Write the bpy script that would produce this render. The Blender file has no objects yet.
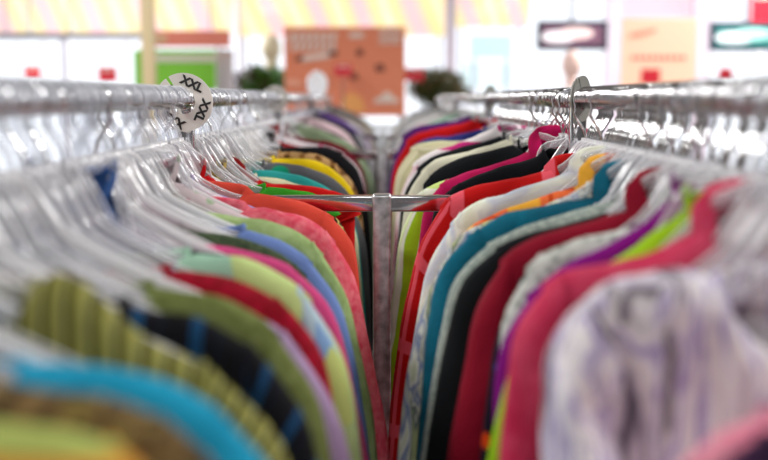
import bpy, bmesh, math, random
from mathutils import Vector, noise, Matrix
C = bpy.context.scene.collection
sc = bpy.context.scene
random.seed(11)
PI = math.pi
# ------------------------------------------------------------------ camera
CAMZ = 1.405; FPX = 50/36*768; TH = math.atan(132/FPX); RX = .325; RZ = 1.402
cam_d = bpy.data.cameras.new('camera'); cam_d.lens = 50; cam_d.sensor_width = 36
cam_d.dof.use_dof = True; cam_d.dof.focus_distance = 1.76; cam_d.dof.aperture_fstop = 2.3
cam_d.clip_start = .02
cam = bpy.data.objects.new('camera', cam_d); C.objects.link(cam)
cam.location = (.0035, 0, CAMZ); cam.rotation_euler = (PI/2-TH, 0, 0)
sc.camera = cam
sc.view_settings.view_transform = 'Standard'; sc.view_settings.look = 'None'
sc.view_settings.gamma = 1; sc.view_settings.use_curve_mapping = False
sc.view_settings.exposure = 0.25
w = bpy.data.worlds.new('daylight'); sc.world = w; w.use_nodes = True
bg = w.node_tree.nodes['Background']; bg.inputs[0].default_value = (.95, .97, 1, 1); bg.inputs[1].default_value = 1.5
def area(name, loc, rot, sx, sy, e, col=(1, 1, 1)):
    l = bpy.data.lights.new(name, 'AREA'); l.shape = 'RECTANGLE'; l.size = sx; l.size_y = sy; l.energy = e; l.color = col
    o = bpy.data.objects.new(name, l); o.location = loc; o.rotation_euler = rot; C.objects.link(o); return o
for i_, (lx, ly, ln, e) in enumerate([(-2.3, 1.3, 3.0, 105), (2.3, 1.3, 3.0, 105), (-2.3, 4.8, 3.0, 75), (2.3, 4.8, 3.0, 75), (-3.2, 9.2, 3.0, 210), (3.2, 9.2, 3.0, 210), (0, -1.6, .8, 34)]):  # last one, behind the camera, added to brighten garment fronts
    area('unseen_overhead_light', (lx, ly, 3.28), (0, 0, 0), .7, ln, e, (1, .985, .96))  # unseen area lights placed overhead for their effect on the clothes

def px(x, y, D):
    """point seen at (x, y) of the photograph, on the upright plane D metres ahead"""
    a = (x-384)/FPX; b = -(y-230)/FPX
    ry = math.cos(TH)+b*math.sin(TH); rz = -math.sin(TH)+b*math.cos(TH)
    t = D/ry
    return Vector((.0035+a*t, D, CAMZ+rz*t))
# ------------------------------------------------------------------ helpers
def mesh_obj(name, bm, mat, parent=None, loc=None, smooth=True, sub=0):
    me = bpy.data.meshes.new(name); bm.normal_update(); bm.to_mesh(me); bm.free()
    if smooth:
        for p in me.polygons: p.use_smooth = True
    if mat: me.materials.append(mat)
    o = bpy.data.objects.new(name, me); C.objects.link(o)
    if parent: o.parent = parent
    if loc is not None: o.location = loc
    return o
def tag(o, label, cat, group=None):
    o['label'] = label; o['category'] = cat
    if group: o['group'] = group
    return o
def thing(name, label, cat, loc=(0, 0, 0), rz=0, group=None):
    o = bpy.data.objects.new(name, None); o.empty_display_size = .05; C.objects.link(o)
    o.location = loc; o.rotation_euler = (0, 0, rz)
    return tag(o, label, cat, group)
def box(bm, c, s, bev=0, rot=None):
    r = bmesh.ops.create_cube(bm, size=1)['verts']
    M = Matrix.Translation(c) @ (rot or Matrix.Identity(4)) @ Matrix.Diagonal((s[0], s[1], s[2], 1))
    bmesh.ops.transform(bm, matrix=M, verts=r)
    if bev:
        es = list({e for v in r for e in v.link_edges})
        bmesh.ops.bevel(bm, geom=es, offset=bev, segments=2, affect='EDGES', profile=.6)
def tube(bm, pts, r, n=8, cap=True, flat=None):
    """tube through pts; r number or list; flat=(a,b) gives an elliptical section"""
    pts = [Vector(p) for p in pts]; rings = []
    nrm = None
    for i, p in enumerate(pts):
        t = (pts[min(i+1, len(pts)-1)]-pts[max(i-1, 0)]).normalized()
        if nrm is None:
            nrm = t.orthogonal().normalized() if abs(t.y) > .9 else t.cross(Vector((0, 1, 0))).normalized()
        nrm = (nrm-t*nrm.dot(t)).normalized(); b = t.cross(nrm)
        rr = r[i] if isinstance(r, (list, tuple)) else r
        fa, fb = flat if flat else (1, 1)
        rings.append([bm.verts.new(p+nrm*math.cos(k*2*PI/n)*rr*fa+b*math.sin(k*2*PI/n)*rr*fb) for k in range(n)])
    for a, b in zip(rings, rings[1:]):
        for k in range(n): bm.faces.new((a[k], a[(k+1) % n], b[(k+1) % n], b[k]))
    if cap:
        bm.faces.new(rings[0][::-1]); bm.faces.new(rings[-1])
    return rings
def ball(bm, c, r, seg=16, scale=(1, 1, 1)):
    v = bmesh.ops.create_uvsphere(bm, u_segments=seg, v_segments=seg//2+2, radius=r)['verts']
    bmesh.ops.transform(bm, matrix=Matrix.Translation(c) @ Matrix.Diagonal((*scale, 1)), verts=v)
def catmull(P, n):
    P = [Vector(p) for p in P]
    Q = [P[0]*2-P[1]]+P+[P[-1]*2-P[-2]]; out = []
    for i in range(1, len(Q)-2):
        for k in range(6):
            t = k/6; a, b, c, d = Q[i-1], Q[i], Q[i+1], Q[i+2]
            out.append(.5*((2*b)+(c-a)*t+(2*a-5*b+4*c-d)*t*t+(3*b-a-3*c+d)*t**3))
    out.append(Q[-2])
    L = [0]
    for a, b in zip(out, out[1:]): L.append(L[-1]+(b-a).length)
    res = []; j = 0
    for k in range(n):
        s = L[-1]*k/(n-1)
        while j < len(L)-2 and L[j+1] < s: j += 1
        f = (s-L[j])/max(L[j+1]-L[j], 1e-9)
        res.append(out[j].lerp(out[j+1], min(f, 1)))
    return res, L[-1]
# ------------------------------------------------------------------ materials
def newmat(name):
    m = bpy.data.materials.new(name); m.use_nodes = True
    nt = m.node_tree; b = nt.nodes['Principled BSDF']; return m, nt, b
def plain(name, col, rough=.5, metal=0, **k):
    m, nt, b = newmat(name)
    b.inputs['Base Color'].default_value = (*col, 1); b.inputs['Roughness'].default_value = rough; b.inputs['Metallic'].default_value = metal
    for a, v in k.items(): b.inputs[a.replace('_', ' ')].default_value = v
    return m
def glow(name, col, e):
    m, nt, b = newmat(name)
    b.inputs['Base Color'].default_value = (*[c*.5 for c in col], 1)
    b.inputs['Emission Color'].default_value = (*col, 1); b.inputs['Emission Strength'].default_value = e
    return m
def s2l(h):
    h = h.lstrip('#'); r = []
    for i in (0, 2, 4):
        c = int(h[i:i+2], 16)/255; r.append(c/12.92 if c < .04045 else ((c+.055)/1.055)**2.4)
    return tuple(r)
FM = {}
def deep(c):
    m_ = sum(c)/3
    return tuple(min(1, max(.004, .84*(m_+(x-m_)*1.09))) for x in c)
def fabric(cols, pat='solid', sc_=1., rough=.85, bump=.55):
    """cols: list of hex. pat: solid, melange, plaid, bands, lines, tiedye, leopard, floral, lace"""
    key = (tuple(cols), pat, sc_)
    if key in FM: return FM[key]
    m, nt, b = newmat('fabric_'+pat); N = nt.nodes; Lk = nt.links.new
    cl = [deep(s2l(c)) for c in cols]
    uv = N.new('ShaderNodeUVMap'); uv.uv_map = 'UVMap'
    tc = N.new('ShaderNodeTexCoord')
    b.inputs['Roughness'].default_value = rough
    b.inputs['Sheen Weight'].default_value = .01; b.inputs['Sheen Roughness'].default_value = .5
    b.inputs['Specular IOR Level'].default_value = .12
    def mixn(f, A, B):
        x = N.new('ShaderNodeMix'); x.data_type = 'RGBA'
        if isinstance(f, float): x.inputs['Factor'].default_value = f
        else: Lk(f, x.inputs['Factor'])
        for s, v in ((x.inputs['A'], A), (x.inputs['B'], B)):
            if isinstance(v, tuple): s.default_value = (*v, 1)
            else: Lk(v, s)
        return x.outputs['Result']
    def ramp(f, stops, const=False):
        r = N.new('ShaderNodeValToRGB'); e = r.color_ramp
        if const: e.interpolation = 'CONSTANT'
        while len(e.elements) < len(stops): e.elements.new(.5)
        for el, (p, c) in zip(e.elements, stops): el.position = p; el.color = (*c, 1)
        Lk(f, r.inputs[0]); return r.outputs[0]
    def noi(s, det=3, vec=None, dist=0.):
        n = N.new('ShaderNodeTexNoise'); n.inputs['Scale'].default_value = s; n.inputs['Detail'].default_value = det
        n.inputs['Distortion'].default_value = dist
        Lk(vec or tc.outputs['Object'], n.inputs['Vector']); return n.outputs['Fac']
    def mapuv(sx, sy, rot=0):
        mp = N.new('ShaderNodeMapping'); mp.inputs['Scale'].default_value = (sx, sy, 1); mp.inputs['Rotation'].default_value = (0, 0, rot)
        Lk(uv.outputs[0], mp.inputs[0]); return mp.outputs[0]
    def wave(s, vec, dist=0., axis='X'):
        v = N.new('ShaderNodeTexWave'); v.wave_type = 'BANDS'; v.bands_direction = axis
        v.inputs['Scale'].default_value = s; v.inputs['Distortion'].default_value = dist; Lk(vec, v.inputs['Vector']); return v.outputs['Fac']
    c0 = cl[0]; c1 = cl[1] if len(cl) > 1 else tuple(x*.7 for x in c0)
    if pat == 'solid': col = mixn(noi(30*sc_), c0, tuple(x*.86 for x in c0))
    elif pat == 'melange': col = ramp(noi(160*sc_, 4), [(.38, c0), (.62, c1)])
    elif pat == 'towel': col = ramp(noi(55*sc_, 5), [(.35, c0), (.7, c1)])
    elif pat == 'plaid':
        a = ramp(wave(5*sc_, mapuv(1, 1)), [(.0, (0, 0, 0)), (.93, (0, 0, 0)), (.96, (1, 1, 1))])
        d = ramp(wave(5*sc_, mapuv(1, 1), axis='Y'), [(.0, (0, 0, 0)), (.93, (0, 0, 0)), (.96, (1, 1, 1))])
        col = mixn(a, c0, c1); col = mixn(d, col, c1)
        if len(cl) > 2:
            g = ramp(wave(2.2*sc_, mapuv(1, 1)), [(.45, (0, 0, 0)), (.6, (.85, .85, .85))]); col = mixn(g, col, cl[2])
    elif pat in ('bands', 'lines', 'diag'):
        vec = mapuv(1, 1, {'bands': 0, 'lines': PI/2, 'diag': .7}[pat])
        n = len(cl); st = [(i/n, c) for i, c in enumerate(cl)]
        mr = N.new('ShaderNodeSeparateXYZ'); Lk(vec, mr.inputs[0])
        ad = N.new('ShaderNodeMath'); ad.operation = 'MULTIPLY_ADD'; Lk(noi(7, 2), ad.inputs[0]); ad.inputs[1].default_value = .35
        mu = N.new('ShaderNodeMath'); mu.operation = 'MULTIPLY'; Lk(mr.outputs[0], mu.inputs[0]); mu.inputs[1].default_value = 9*sc_; Lk(mu.outputs[0], ad.inputs[2])
        fr = N.new('ShaderNodeMath'); fr.operation = 'FRACT'; Lk(ad.outputs[0], fr.inputs[0])
        col = ramp(fr.outputs[0], st, True)
    elif pat == 'tiedye':
        n = len(cl); col = ramp(noi(9*sc_, 2, dist=1.2), [(.28+.44*i/max(n-1, 1), c) for i, c in enumerate(cl)])
    elif pat == 'patches':
        v = N.new('ShaderNodeTexVoronoi'); v.inputs['Scale'].default_value = 14*sc_; Lk(mapuv(1, .6), v.inputs['Vector'])
        s = N.new('ShaderNodeSeparateColor'); Lk(v.outputs['Color'], s.inputs[0]); n = len(cl)
        col = ramp(s.outputs[0], [(i/n, c) for i, c in enumerate(cl)], False)
    elif pat == 'leopard':
        v = N.new('ShaderNodeTexVoronoi'); v.inputs['Scale'].default_value = 75*sc_; Lk(tc.outputs['Object'], v.inputs['Vector'])
        col = ramp(v.outputs['Distance'], [(.0, c1), (.3, c1), (.36, cl[-1]), (.5, cl[-1]), (.56, c0)])
    elif pat == 'floral':
        v = N.new('ShaderNodeTexVoronoi'); v.inputs['Scale'].default_value = 26*sc_; Lk(tc.outputs['Object'], v.inputs['Vector'])
        s = N.new('ShaderNodeSeparateColor'); Lk(v.outputs['Color'], s.inputs[0]); n = len(cl)-1
        cc = ramp(s.outputs[0], [(i/n, c) for i, c in enumerate(cl[1:])], True)
        col = mixn(ramp(v.outputs['Distance'], [(.3, (1, 1, 1)), (.42, (0, 0, 0))]), c0, cc)
    elif pat == 'streaks':
        mp = N.new('ShaderNodeMapping'); mp.inputs['Scale'].default_value = (30, 18, 5.5); mp.inputs['Rotation'].default_value = (0, .35, 0); Lk(tc.outputs['Object'], mp.inputs[0])
        n = len(cl); col = ramp(noi(1.0*sc_, 2.5, mp.outputs[0], .9), [(.35+.3*i/max(n-1, 1), c) for i, c in enumerate(cl)])
    elif pat == 'lace':
        v = N.new('ShaderNodeTexVoronoi'); v.inputs['Scale'].default_value = 110*sc_; Lk(tc.outputs['Object'], v.inputs['Vector'])
        col = ramp(v.outputs['Distance'], [(.15, c0), (.55, c1)])
    Lk(col, b.inputs['Base Color'])
    bn = N.new('ShaderNodeBump'); bn.inputs['Strength'].default_value = bump; bn.inputs['Distance'].default_value = .004
    Lk(noi(45, 4), bn.inputs['Height'])
    b2 = N.new('ShaderNodeBump'); b2.inputs['Strength'].default_value = .25; b2.inputs['Distance'].default_value = .0008
    Lk(noi(900, 1), b2.inputs['Height']); Lk(bn.outputs[0], b2.inputs['Normal']); Lk(b2.outputs[0], b.inputs['Normal'])
    FM[key] = m; return m

def chrome_mat():
    m, nt, b = newmat('chrome'); N = nt.nodes
    b.inputs['Base Color'].default_value = (.72, .72, .74, 1); b.inputs['Metallic'].default_value = 1; b.inputs['Roughness'].default_value = .1
    return m
CHROME = chrome_mat()
def rail_mat():
    m, nt, b = newmat('mottled_rail_chrome'); N = nt.nodes; Lk = nt.links.new  # mottled reflections along the rail put into base colour and bump
    b.inputs['Metallic'].default_value = 1; b.inputs['Roughness'].default_value = .14
    tc = N.new('ShaderNodeTexCoord'); n = N.new('ShaderNodeTexNoise'); n.inputs['Scale'].default_value = 75; n.inputs['Detail'].default_value = 3
    Lk(tc.outputs['Object'], n.inputs['Vector'])
    bn = N.new('ShaderNodeBump'); bn.inputs['Strength'].default_value = .8; bn.inputs['Distance'].default_value = .006
    Lk(n.outputs['Fac'], bn.inputs['Height']); Lk(bn.outputs[0], b.inputs['Normal'])
    r = N.new('ShaderNodeValToRGB'); r.color_ramp.elements[0].color = (.3, .3, .31, 1); r.color_ramp.elements[1].color = (.8, .8, .82, 1)
    r.color_ramp.elements[0].position = .38; r.color_ramp.elements[1].position = .6
    Lk(n.outputs['Fac'], r.inputs[0]); Lk(r.outputs[0], b.inputs['Base Color'])
    return m
RAILM = rail_mat()
def brushed():
    m, nt, b = newmat('scuffed_steel'); N = nt.nodes; Lk = nt.links.new
    tc = N.new('ShaderNodeTexCoord'); n = N.new('ShaderNodeTexNoise'); n.inputs['Scale'].default_value = 60; n.inputs['Detail'].default_value = 6
    Lk(tc.outputs['Object'], n.inputs['Vector'])
    r = N.new('ShaderNodeValToRGB'); r.color_ramp.elements[0].color = (.33, .34, .35, 1); r.color_ramp.elements[1].color = (.70, .71, .73, 1)
    r.color_ramp.elements[0].position = .3; r.color_ramp.elements[1].position = .7
    Lk(n.outputs['Fac'], r.inputs[0]); Lk(r.outputs[0], b.inputs['Base Color'])
    r2 = N.new('ShaderNodeMapRange'); r2.inputs['To Min'].default_value = .22; r2.inputs['To Max'].default_value = .42; Lk(n.outputs['Fac'], r2.inputs['Value']); Lk(r2.outputs[0], b.inputs['Roughness'])
    b.inputs['Metallic'].default_value = .9
    return m
STEEL = brushed()
def clear_mat(name, tint, t, rough=.08):
    m, nt, b = newmat(name); N = nt.nodes; Lk = nt.links.new
    b.inputs['Base Color'].default_value = (*tint, 1); b.inputs['Roughness'].default_value = rough; b.inputs['Specular IOR Level'].default_value = .9
    tr = N.new('ShaderNodeBsdfTransparent'); tr.inputs[0].default_value = (.93, .94, .96, 1)
    fr = N.new('ShaderNodeLayerWeight'); fr.inputs[0].default_value = .45
    mr = N.new('ShaderNodeMapRange'); mr.inputs['To Min'].default_value = t; mr.inputs['To Max'].default_value = .95
    Lk(fr.outputs['Facing'], mr.inputs['Value'])
    mx = N.new('ShaderNodeMixShader'); Lk(mr.outputs[0], mx.inputs[0]); Lk(tr.outputs[0], mx.inputs[1]); Lk(b.outputs[0], mx.inputs[2])
    Lk(mx.outputs[0], N['Material Output'].inputs['Surface'])
    return m
CLEAR = clear_mat('clear_plastic', (.75, .76, .8), .16)
MILKY = clear_mat('milky_plastic', (.9, .89, .91), .2, .05)
GLASS = clear_mat('window_glass', (.9, .95, 1), .04, .02)
SMOKY = clear_mat('smoky_plastic', (.22, .22, .25), .45)
WHITEP = plain('white_plastic', (.78, .77, .74), .4)

# ------------------------------------------------------------------ structure
def struct(name, c, s, mat, rot=None):
    bm = bmesh.new(); box(bm, (0, 0, 0), s)
    o = mesh_obj(name, bm, mat, loc=c, smooth=False); o['kind'] = 'structure'; return o
def floor_mat():
    m, nt, b = newmat('floor_tile'); N = nt.nodes; Lk = nt.links.new
    tc = N.new('ShaderNodeTexCoord'); br = N.new('ShaderNodeTexBrick'); br.offset = 0
    br.inputs['Color1'].default_value = (.24, .23, .22, 1); br.inputs['Color2'].default_value = (.20, .19, .185, 1); br.inputs['Mortar'].default_value = (.2, .19, .18, 1)
    br.inputs['Scale'].default_value = 1; br.inputs['Brick Width'].default_value = .6; br.inputs['Row Height'].default_value = .6; br.inputs['Mortar Size'].default_value = .006
    Lk(tc.outputs['Object'], br.inputs['Vector']); Lk(br.outputs[0], b.inputs['Base Color']); b.inputs['Roughness'].default_value = .6
    return m
struct('floor', (0, 5.5, -.05), (16, 19, .1), floor_mat())
CEIL = plain('ceiling_grey', (.45, .44, .43), .8); WALLM = plain('wall_paint', (.55, .53, .52), .8)
struct('ceiling', (0, 4.5, 3.4), (14.4, 15.1, .1), CEIL)
struct('wall_left', (-7.1, 4.5, 1.675), (.12, 15.1, 3.35), WALLM)
struct('wall_right', (7.1, 4.5, 1.675), (.12, 15.1, 3.35), WALLM)
struct('wall_front', (0, -3.0, 1.675), (14.1, .12, 3.35), plain('charcoal_wall', (.12, .115, .12), .8))
struct('trim_14', (0, 12.06, 3.15), (14.1, .16, .4), WALLM)
PALE = plain('pale_grey_paint', (.40, .38, .45), .5); WHITE = plain('white_paint', (.85, .83, .86), .5); GREYM = plain('grey_frame', (.13, .12, .15), .5)
YW = 12.0
def P(x, y): return px(x, y, YW)
# low plinth under the shop window, the mullions and rails of the glazing, glass
struct('wall_back', (0, YW+.06, .25), (14, .16, .5), PALE)
def rect(x0, y0, x1, y1, D):
    a = px(x0, y0, D); b = px(x1, y1, D); return (a.x, b.x, b.z, a.z)
nw = 0
def bar_px(name, x0, y0, x1, y1, mat, D=YW, t=.06, zbot=None):
    l, r, b, tp = rect(x0, y0, x1, y1, D)
    if zbot is not None: b = zbot
    return struct(name, ((l+r)/2, D, (b+tp)/2), (r-l, t, tp-b), mat)
bar_px('trim_1', -90, 33, 146, 39, GREYM)
for i, (a, b, m_) in enumerate([(61, 69, PALE), (43, 46, WHITE), (125, 129, WHITE), (18, 21, WHITE)]):
    bar_px('trim_%d' % (2+i), a, 36, b, 100, m_, D=YW+.01, zbot=.5)
for i, (a, b) in enumerate([(3, 7), (26, 30), (66, 70), (209, 212)]):
    bar_px('trim_%d' % (6+i), a, -40, b, 35, PALE, D=YW+.01)
COLM = plain('white_column', (.66, .58, .68), .5)
for i, (a, b) in enumerate([(236, 242), (446, 455), (607, 619), (696, 708)]):
    bar_px('trim_%d' % (10+i), a, -60, b, 100, COLM, D=YW-.1, t=.12, zbot=0)
for i, (a, b) in enumerate([(-90, 66), (66, 240), (240, 450), (450, 612), (612, 702), (702, 860)]):
    l, r, bb, tp = rect(a, -60, b, 100, YW)
    struct('window_%d' % (i+1), ((l+r)/2, YW+.03, (tp+.5)/2), (r-l-.03, .01, tp-.5), GLASS)

# ------------------------------------------------------------------ things beyond the racks
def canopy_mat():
    m, nt, b = newmat('canopy_painted_daylight'); N = nt.nodes; Lk = nt.links.new
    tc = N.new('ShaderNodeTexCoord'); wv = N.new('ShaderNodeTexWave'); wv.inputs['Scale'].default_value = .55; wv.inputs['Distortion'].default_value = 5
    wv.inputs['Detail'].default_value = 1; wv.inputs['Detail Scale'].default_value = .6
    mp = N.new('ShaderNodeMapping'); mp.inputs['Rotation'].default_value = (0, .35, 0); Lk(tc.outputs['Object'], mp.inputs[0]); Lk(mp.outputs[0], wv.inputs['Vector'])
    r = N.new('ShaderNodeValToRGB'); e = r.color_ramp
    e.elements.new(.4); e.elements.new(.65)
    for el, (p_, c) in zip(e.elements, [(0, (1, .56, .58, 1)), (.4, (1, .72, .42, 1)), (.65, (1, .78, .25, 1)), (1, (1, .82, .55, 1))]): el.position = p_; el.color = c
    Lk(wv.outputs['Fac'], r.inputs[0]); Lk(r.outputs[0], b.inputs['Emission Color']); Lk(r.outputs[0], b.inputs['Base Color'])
    b.inputs['Emission Strength'].default_value = .52  # overexposed daylight on the canopy put in as emission
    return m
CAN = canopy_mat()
def panel(name, label, cat, x0, y0, x1, y1, D, mat, t=.04, stand=None, frame=None, extra=None):
    l, r, b, tp = rect(x0, y0, x1, y1, D)
    th = thing(name, label, cat, ((l+r)/2, D, 0))
    bm = bmesh.new(); box(bm, (0, 0, (b+tp)/2), (r-l, t, tp-b), .004)
    mesh_obj('panel', bm, mat, th, smooth=False)
    if stand:
        for sx in stand:
            bm = bmesh.new(); box(bm, (sx*(r-l), t/2+.02, tp/2-.02), (.035, .035, tp-.04), .003)
            mesh_obj('post', bm, PALE, th, smooth=False)
    return th, (l, r, b, tp)
CREAM = plain('cream_paint', s2l('#d8c49a'), .55)
# canopies over the street behind the glass, their daylight put in as emission
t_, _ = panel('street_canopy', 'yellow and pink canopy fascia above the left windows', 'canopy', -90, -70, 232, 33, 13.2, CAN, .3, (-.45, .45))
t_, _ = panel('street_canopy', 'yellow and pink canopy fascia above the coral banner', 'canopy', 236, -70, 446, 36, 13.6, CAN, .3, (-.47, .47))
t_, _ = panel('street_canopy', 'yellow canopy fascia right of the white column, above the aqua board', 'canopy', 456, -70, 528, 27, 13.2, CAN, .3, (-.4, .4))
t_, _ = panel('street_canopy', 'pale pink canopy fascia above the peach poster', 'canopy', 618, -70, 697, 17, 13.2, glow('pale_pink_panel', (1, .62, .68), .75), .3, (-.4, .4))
AQUA = glow('pale_aqua', (.62, .95, .88), .8)  # outdoor brightness of the aqua boards put in as emission
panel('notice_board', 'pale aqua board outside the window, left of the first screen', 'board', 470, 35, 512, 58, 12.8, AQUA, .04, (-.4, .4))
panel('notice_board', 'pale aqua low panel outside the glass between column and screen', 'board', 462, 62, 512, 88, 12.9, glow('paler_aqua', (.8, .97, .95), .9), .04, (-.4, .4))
# cream post
bm = bmesh.new(); a = px(141, 0, 6.9); b_ = px(153.5, 0, 6.9); wd = b_.x-a.x
th = thing('display_post', 'cream wooden post standing left of the green sign', 'post', ((a.x+b_.x)/2, 6.9, 0))
box(bm, (0, 0, 1.45), (wd, wd, 2.9), .006); mesh_obj('post', bm, CREAM, th, smooth=False)
bm = bmesh.new(); box(bm, (0, 0, .02), (.3, .3, .04), .01); mesh_obj('base', bm, CREAM, th, smooth=False)
# green and coral sign
SGREEN = plain('sign_green', s2l('#7cc832'), .5); SCOR = plain('sign_coral', s2l('#ea8672'), .5)
t_, (l, r, b, tp) = panel('shop_sign', 'green board with a white band under a coral header', 'sign', 134, 50, 216, 90, 8.0, SGREEN, .04, (-.42, .42))
l2, r2, b2, tp2 = rect(152, 31, 231, 47, 8.0); bm = bmesh.new(); box(bm, ((l2+r2)/2-(l+r)/2, -.03, (b2+tp2)/2), (r2-l2, .03, tp2-b2), .003)
h = mesh_obj('header', bm, SCOR, t_, smooth=False); h['label'] = 'coral header strip'
l2, r2, b2, tp2 = rect(152, 55, 216, 62, 8.0); bm = bmesh.new(); box(bm, ((l2+r2)/2-(l+r)/2, -.024, (b2+tp2)/2), (r2-l2, .008, tp2-b2))
h = mesh_obj('band', bm, plain('band_grey', s2l('#d8d2c4')), t_, smooth=False); h['label'] = 'pale band across the green board'
l2, r2, b2, tp2 = rect(156, 35, 168, 43, 8.0); bm = bmesh.new(); box(bm, ((l2+r2)/2-(l+r)/2, -.048, (b2+tp2)/2), (r2-l2, .006, tp2-b2))
h = mesh_obj('emblem', bm, plain('emblem_olive', s2l('#d8b48c')), t_, smooth=False); h['label'] = 'tan emblem on the header'
panel('display_board', 'narrow pale grey board right of the green sign', 'board', 216, 50, 234, 96, 8.15, plain('lilac_grey', s2l('#cfc6d2')), .04, (-.3, .3))

# coral banner
t_, (l, r, b, tp) = panel('banner', 'large coral banner with faded white lettering blocks, at the end of the aisle', 'banner', 284, 27, 405, 116, 7.6, plain('banner_coral', s2l('#e08462'), .6), .03, (-.47, .47))
cx = (l+r)/2
def patch(name, pts, mat, D=7.6, off=-.02, parent=t_, cx=cx, t=.004):
    v = [px(x, y, D) for x, y in pts]; bm = bmesh.new()
    f = bm.faces.new([bm.verts.new((p.x-cx, off, p.z)) for p in v])
    r_ = bmesh.ops.extrude_face_region(bm, geom=[f]); bmesh.ops.translate(bm, verts=[g for g in r_['geom'] if isinstance(g, bmesh.types.BMVert)], vec=(0, -t, 0))
    bmesh.ops.recalc_face_normals(bm, faces=bm.faces)
    return mesh_obj(name, bm, mat, parent.children[0], smooth=False)
LET = plain('faded_lettering', s2l('#e3cdc2')); DK = plain('dark_print', s2l('#8a4a3a')); DK2 = plain('darker_print', s2l('#5e3a38')); RED = plain('sign_red', s2l('#d8283a'), .4)
# blurred lettering block: five slanted strokes rows
for row, (xa, xb, ya, yb) in enumerate([(289, 338, 33, 42), (291, 337, 43, 51)]):
    n = 7
    for k in range(n):
        x = xa+(xb-xa)*k/n
        patch('letter', [(x, yb), (x+1.5, ya), (x+(xb-xa)/n-1.2, ya-.5), (x+(xb-xa)/n-2.4, yb-.5)], LET)
patch('stripe', [(301, 62), (303, 56), (330, 52), (330, 58)], LET)
for q in ([(295, 61), (297, 57), (304, 56), (303, 61)], [(328, 56), (329, 52), (337, 51), (338, 55)]): patch('mark', q, DK2)
patch('text_block', [(349, 38), (350, 33), (364, 33), (363, 38)], LET)
for k in range(4): patch('text_line', [(379, 32+k*4), (379, 30+k*4), (401, 29.5+k*4), (401, 31.5+k*4)], LET)
for q in ([(356, 56), (357, 49), (363, 49), (364, 55)], [(376, 72), (375, 65), (383, 63), (385, 71)], [(349, 80), (351, 73), (357, 72), (358, 79)]): patch('mark', q, DK)
patch('cloud', [(373, 103), (376, 98), (381, 97), (384, 92), (390, 92), (393, 97), (398, 99), (399, 103)], LET)
patch('cloud', [(285, 85), (286, 81), (295, 79), (302, 83), (303, 86)], plain('faint_lettering', s2l('#e8a58c')))
patch('sun_shape', [(341, 112), (342, 97), (352, 92), (362, 98), (366, 112)], plain('print_amber', s2l('#e8a05c')))

# small red tag signs standing on thin poles
def tag_sign(label, x0, y0, x1, y1, D, tilt=0, white=True):
    l, r, b, tp = rect(x0, y0, x1, y1, D)
    th = thing('tag_sign', label, 'sign', ((l+r)/2, D, 0), tilt)
    bm = bmesh.new(); box(bm, (0, 0, (b+tp)/2), (r-l, .006, tp-b)); mesh_obj('card', bm, RED, th, smooth=False)
    if white:
        bm = bmesh.new(); box(bm, (0, -.005, b+(tp-b)*.78), ((r-l)*.7, .003, (tp-b)*.12)); mesh_obj('text_line', bm, LET, th, smooth=False)
    bm = bmesh.new(); tube(bm, [(0, .008, .02), (0, .008, (b+tp)/2)], .006); mesh_obj('pole', bm, CHROME, th)
    bm = bmesh.new(); tube(bm, [(0, .008, .001), (0, .008, .02)], .1, 20); mesh_obj('base', bm, CHROME, th)
tag_sign('red tag sign on a pole, first from the left before the windows', 24, 66, 41, 80, 9)
tag_sign('red tag sign on a pole just left of the cream post', 98, 67, 117, 82, 8.6)
tag_sign('red tag sign in front of the middle of the coral banner', 334, 64, 352, 76, 7.35, .2)
tag_sign('red tag sign beside the right edge of the coral banner', 402, 68, 424, 81, 7.9)
tag_sign('dull red tag sign at the foot of the peach poster', 641, 69, 660, 84, 8.8, .1, False)
tag_sign('red tag sign between the peach poster and the right screen', 719, 68, 732, 81, 9.2, 0, False)
tag_sign('tall red sign at the upper right corner above the right screen', 752, -10, 775, 22, 9.5)
# screens
def screen(label, pts, D, cols, word):
    xs = [p[0] for p in pts]; ys = [p[1] for p in pts]
    l, r, b, tp = rect(min(xs), min(ys), max(xs), max(ys), D)
    th = thing('wall_screen', label, 'screen', ((l+r)/2, D, 0), 0)
    bm = bmesh.new(); box(bm, (0, 0, (b+tp)/2), (r-l, .05, tp-b), .006); mesh_obj('housing', bm, plain('screen_black', (.03, .035, .07), .3), th, smooth=False)
    mr = .012*D/5
    bm = bmesh.new(); box(bm, (0, -.027, (b+tp)/2), (r-l-.09, .006, tp-b-.08)); mesh_obj('display', bm, glow('display_base', cols[0], .75), th, smooth=False)
    for i, c in enumerate(cols[1:]):
        bm = bmesh.new(); ball(bm, ((-.24+.3*i)*(r-l)*.8, -.0305, b+(tp-b)*(.45+.12*i)), .5, 16, ((r-l)*.5, .006, (tp-b)*.42)); mesh_obj('picture', bm, glow('picture_glow', c, .9), th)
    bm = bmesh.new(); tube(bm, [(0, .04, tp), (0, .04, 3.3)], .015); mesh_obj('hanging_pole', bm, PALE, th)
screen('dark-framed screen with a white and pink picture, left of the peach poster', [(537, 21), (607, 50)], 9.0, [(.22, .10, .16), (1, .95, .98), (1, .75, .72)], '')
screen('dark-framed screen with a green and white picture, right of the peach poster', [(710, 22), (786, 51)], 9.0, [(.04, .26, .24), (.9, .95, 1), (.5, .95, .85)], '')
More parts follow.
